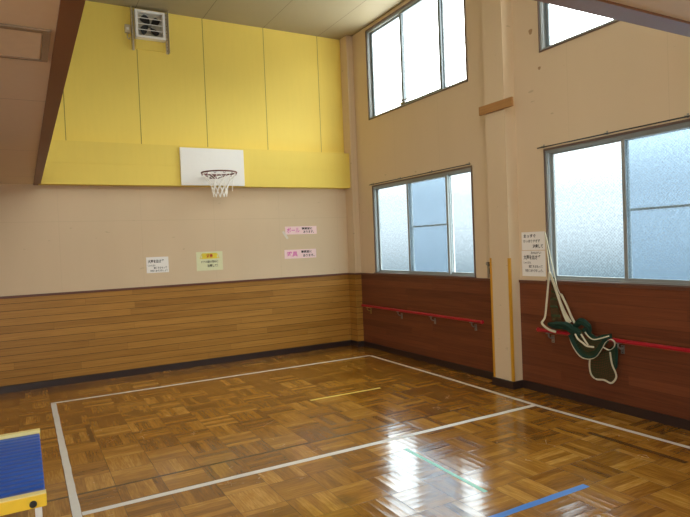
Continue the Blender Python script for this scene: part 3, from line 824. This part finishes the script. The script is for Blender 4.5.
# ---------------------------------------------------------------- low platform at lower left
t = thing('low_platform', 'low platform with blue ribbed top, yellow side rails, white legs', 'platform', (-5.2, -4.08, 0))
px0, px1 = -6.1, -4.282; pyf, pyn, pz = -3.49, -4.60, .45
bm = bmesh.new(); box(bm, px0, px1, pyn+.042, pyf-.042, pz-.054, pz-.014)
link_mesh('ribbed_top', bm, 'blue', t, bevel=.006)
for s, yy in ((1, pyf), (-1, pyn)):
    a, b = (yy-.038, yy) if s > 0 else (yy, yy+.038)
    r_ = link_mesh('side_rail', boxes((px0, px1+.004, a, b, pz-.057, pz)), 'railyellow', t, bevel=.005)
    c = link_mesh('edge_strip', boxes((px0, px1+.003, a, b, pz+.0002, pz+.004), (px0, px1+.003, a-.0035 if s > 0 else b+.0002, a-.0002 if s > 0 else b+.0035, pz-.014, pz+.004)), 'paleyellow', r_)
for xx in (px0+.10, px1-.030):
    for yy in (pyf-.055, pyn+.055):
        bm = bmesh.new(); box(bm, xx-.014, xx+.014, yy-.014, yy+.014, .02, pz-.056)
        box(bm, xx-.022, xx+.022, yy-.022, yy+.022, 0, .02)
        link_mesh('leg', bm, 'leg', t, bevel=.003)
    link_mesh('cross_bar', boxes((xx-.01, xx+.01, pyn+.07, pyf-.07, .12, .145)), 'leg', t)
for xx in (px0+.085, px1-.050):
    bm = bmesh.new(); tube(bm, [(xx, pyn+.001, pz-.035), (xx, pyn-.006, pz-.035), (xx, pyn-.010, pz-.035)], [.015, .015, .010], 20)
    link_mesh('bolt_cap', bm, 'black', t)

# ---------------------------------------------------------------- daylight
w = NT('overcast_sky', world=True)
tc = w.n('ShaderNodeTexCoord'); sx = w.n('ShaderNodeSeparateXYZ', {0: tc.outputs['Generated']})
k = w.ramp(sx.outputs[2], -.10, .06, 0, 1)
k2 = w.ramp(sx.outputs[2], .06, .30, 0, 1)
k3 = w.ramp(sx.outputs[2], -.09, -.26, 0, 1)
c = w.mix(k, (.165, .235, .265, 1), (.84, .88, .90, 1))
c = w.mix(k3, c, (3.6, 3.7, 3.6, 1))
bright_side = w.ramp(sx.outputs[0], .32, .02, 0, 1)      # horizon kept bright on the unseen sides, as fill for the room
hz = w.mix(w.ramp(sx.outputs[2], -.08, .02, 0, 1), (2.4, 2.45, 2.4, 1), (4.2, 4.35, 4.3, 1))
c = w.mix(bright_side, c, hz)
c = w.mix(k2, c, (5.6, 5.8, 5.7, 1))
bg = w.n('ShaderNodeBackground', {0: c, 1: 1.0})
w.n('ShaderNodeOutputWorld', {0: bg.outputs[0]})
SC.world = w.owner
w.owner.cycles.sampling_method = 'MANUAL'; w.owner.cycles.sample_map_resolution = 512
for i, (y0, y1, z0, z1) in enumerate(WIN):
    ld = bpy.data.lights.new('daylight_portal', 'AREA'); ld.shape = 'RECTANGLE'; ld.size = y1-y0; ld.size_y = z1-z0
    ld.cycles.is_portal = True
    lo = bpy.data.objects.new('daylight_portal', ld); COL.objects.link(lo)
    lo.location = (WT+.01, (y0+y1)/2, (z0+z1)/2)
    lo.rotation_euler = Matrix(((0, 0, 1), (1, 0, 0), (0, 1, 0))).to_euler()   # emits towards -x

for nm, loc, sx_, sy_, rot in (('left', (XL-.17, -8.25, 1.375), 3.3, 1.65, Matrix(((0, 0, -1), (-1, 0, 0), (0, 1, 0)))), ('near', (-6.1, YN-.17, 1.375), 3.0, 1.65, Matrix(((1, 0, 0), (0, 0, -1), (0, 1, 0)))), ('un', (-2.85, VY-.15, 3.875), 2.2, 1.05, Matrix(((1, 0, 0), (0, 0, -1), (0, 1, 0))))):
    ld = bpy.data.lights.new('daylight_portal', 'AREA'); ld.shape = 'RECTANGLE'; ld.size = sx_; ld.size_y = sy_
    ld.cycles.is_portal = True
    lo = bpy.data.objects.new('daylight_portal', ld); COL.objects.link(lo); lo.location = loc; lo.rotation_euler = rot.to_euler()
cd = bpy.data.cameras.new('camera'); cd.sensor_width = 36; cd.lens = FPX/690*36; cd.clip_start = .05
co = bpy.data.objects.new('camera', cd); COL.objects.link(co)
mw = Matrix.Identity(4)
for r in range(3):
    mw[r][0] = _R[r]; mw[r][1] = _U[r]; mw[r][2] = -_F[r]; mw[r][3] = CAM[r]
co.matrix_world = mw
SC.camera = co
SC.view_settings.view_transform = 'Standard'; SC.view_settings.look = 'None'
SC.view_settings.exposure = .97; SC.view_settings.gamma = 1; SC.view_settings.use_curve_mapping = False
SC.cycles.diffuse_bounces = 8; SC.cycles.max_bounces = 16; SC.cycles.transparent_max_bounces = 16
SC.cycles.glossy_bounces = 6
for o in list(bpy.data.objects):
    if '_w' in o: del o['_w']
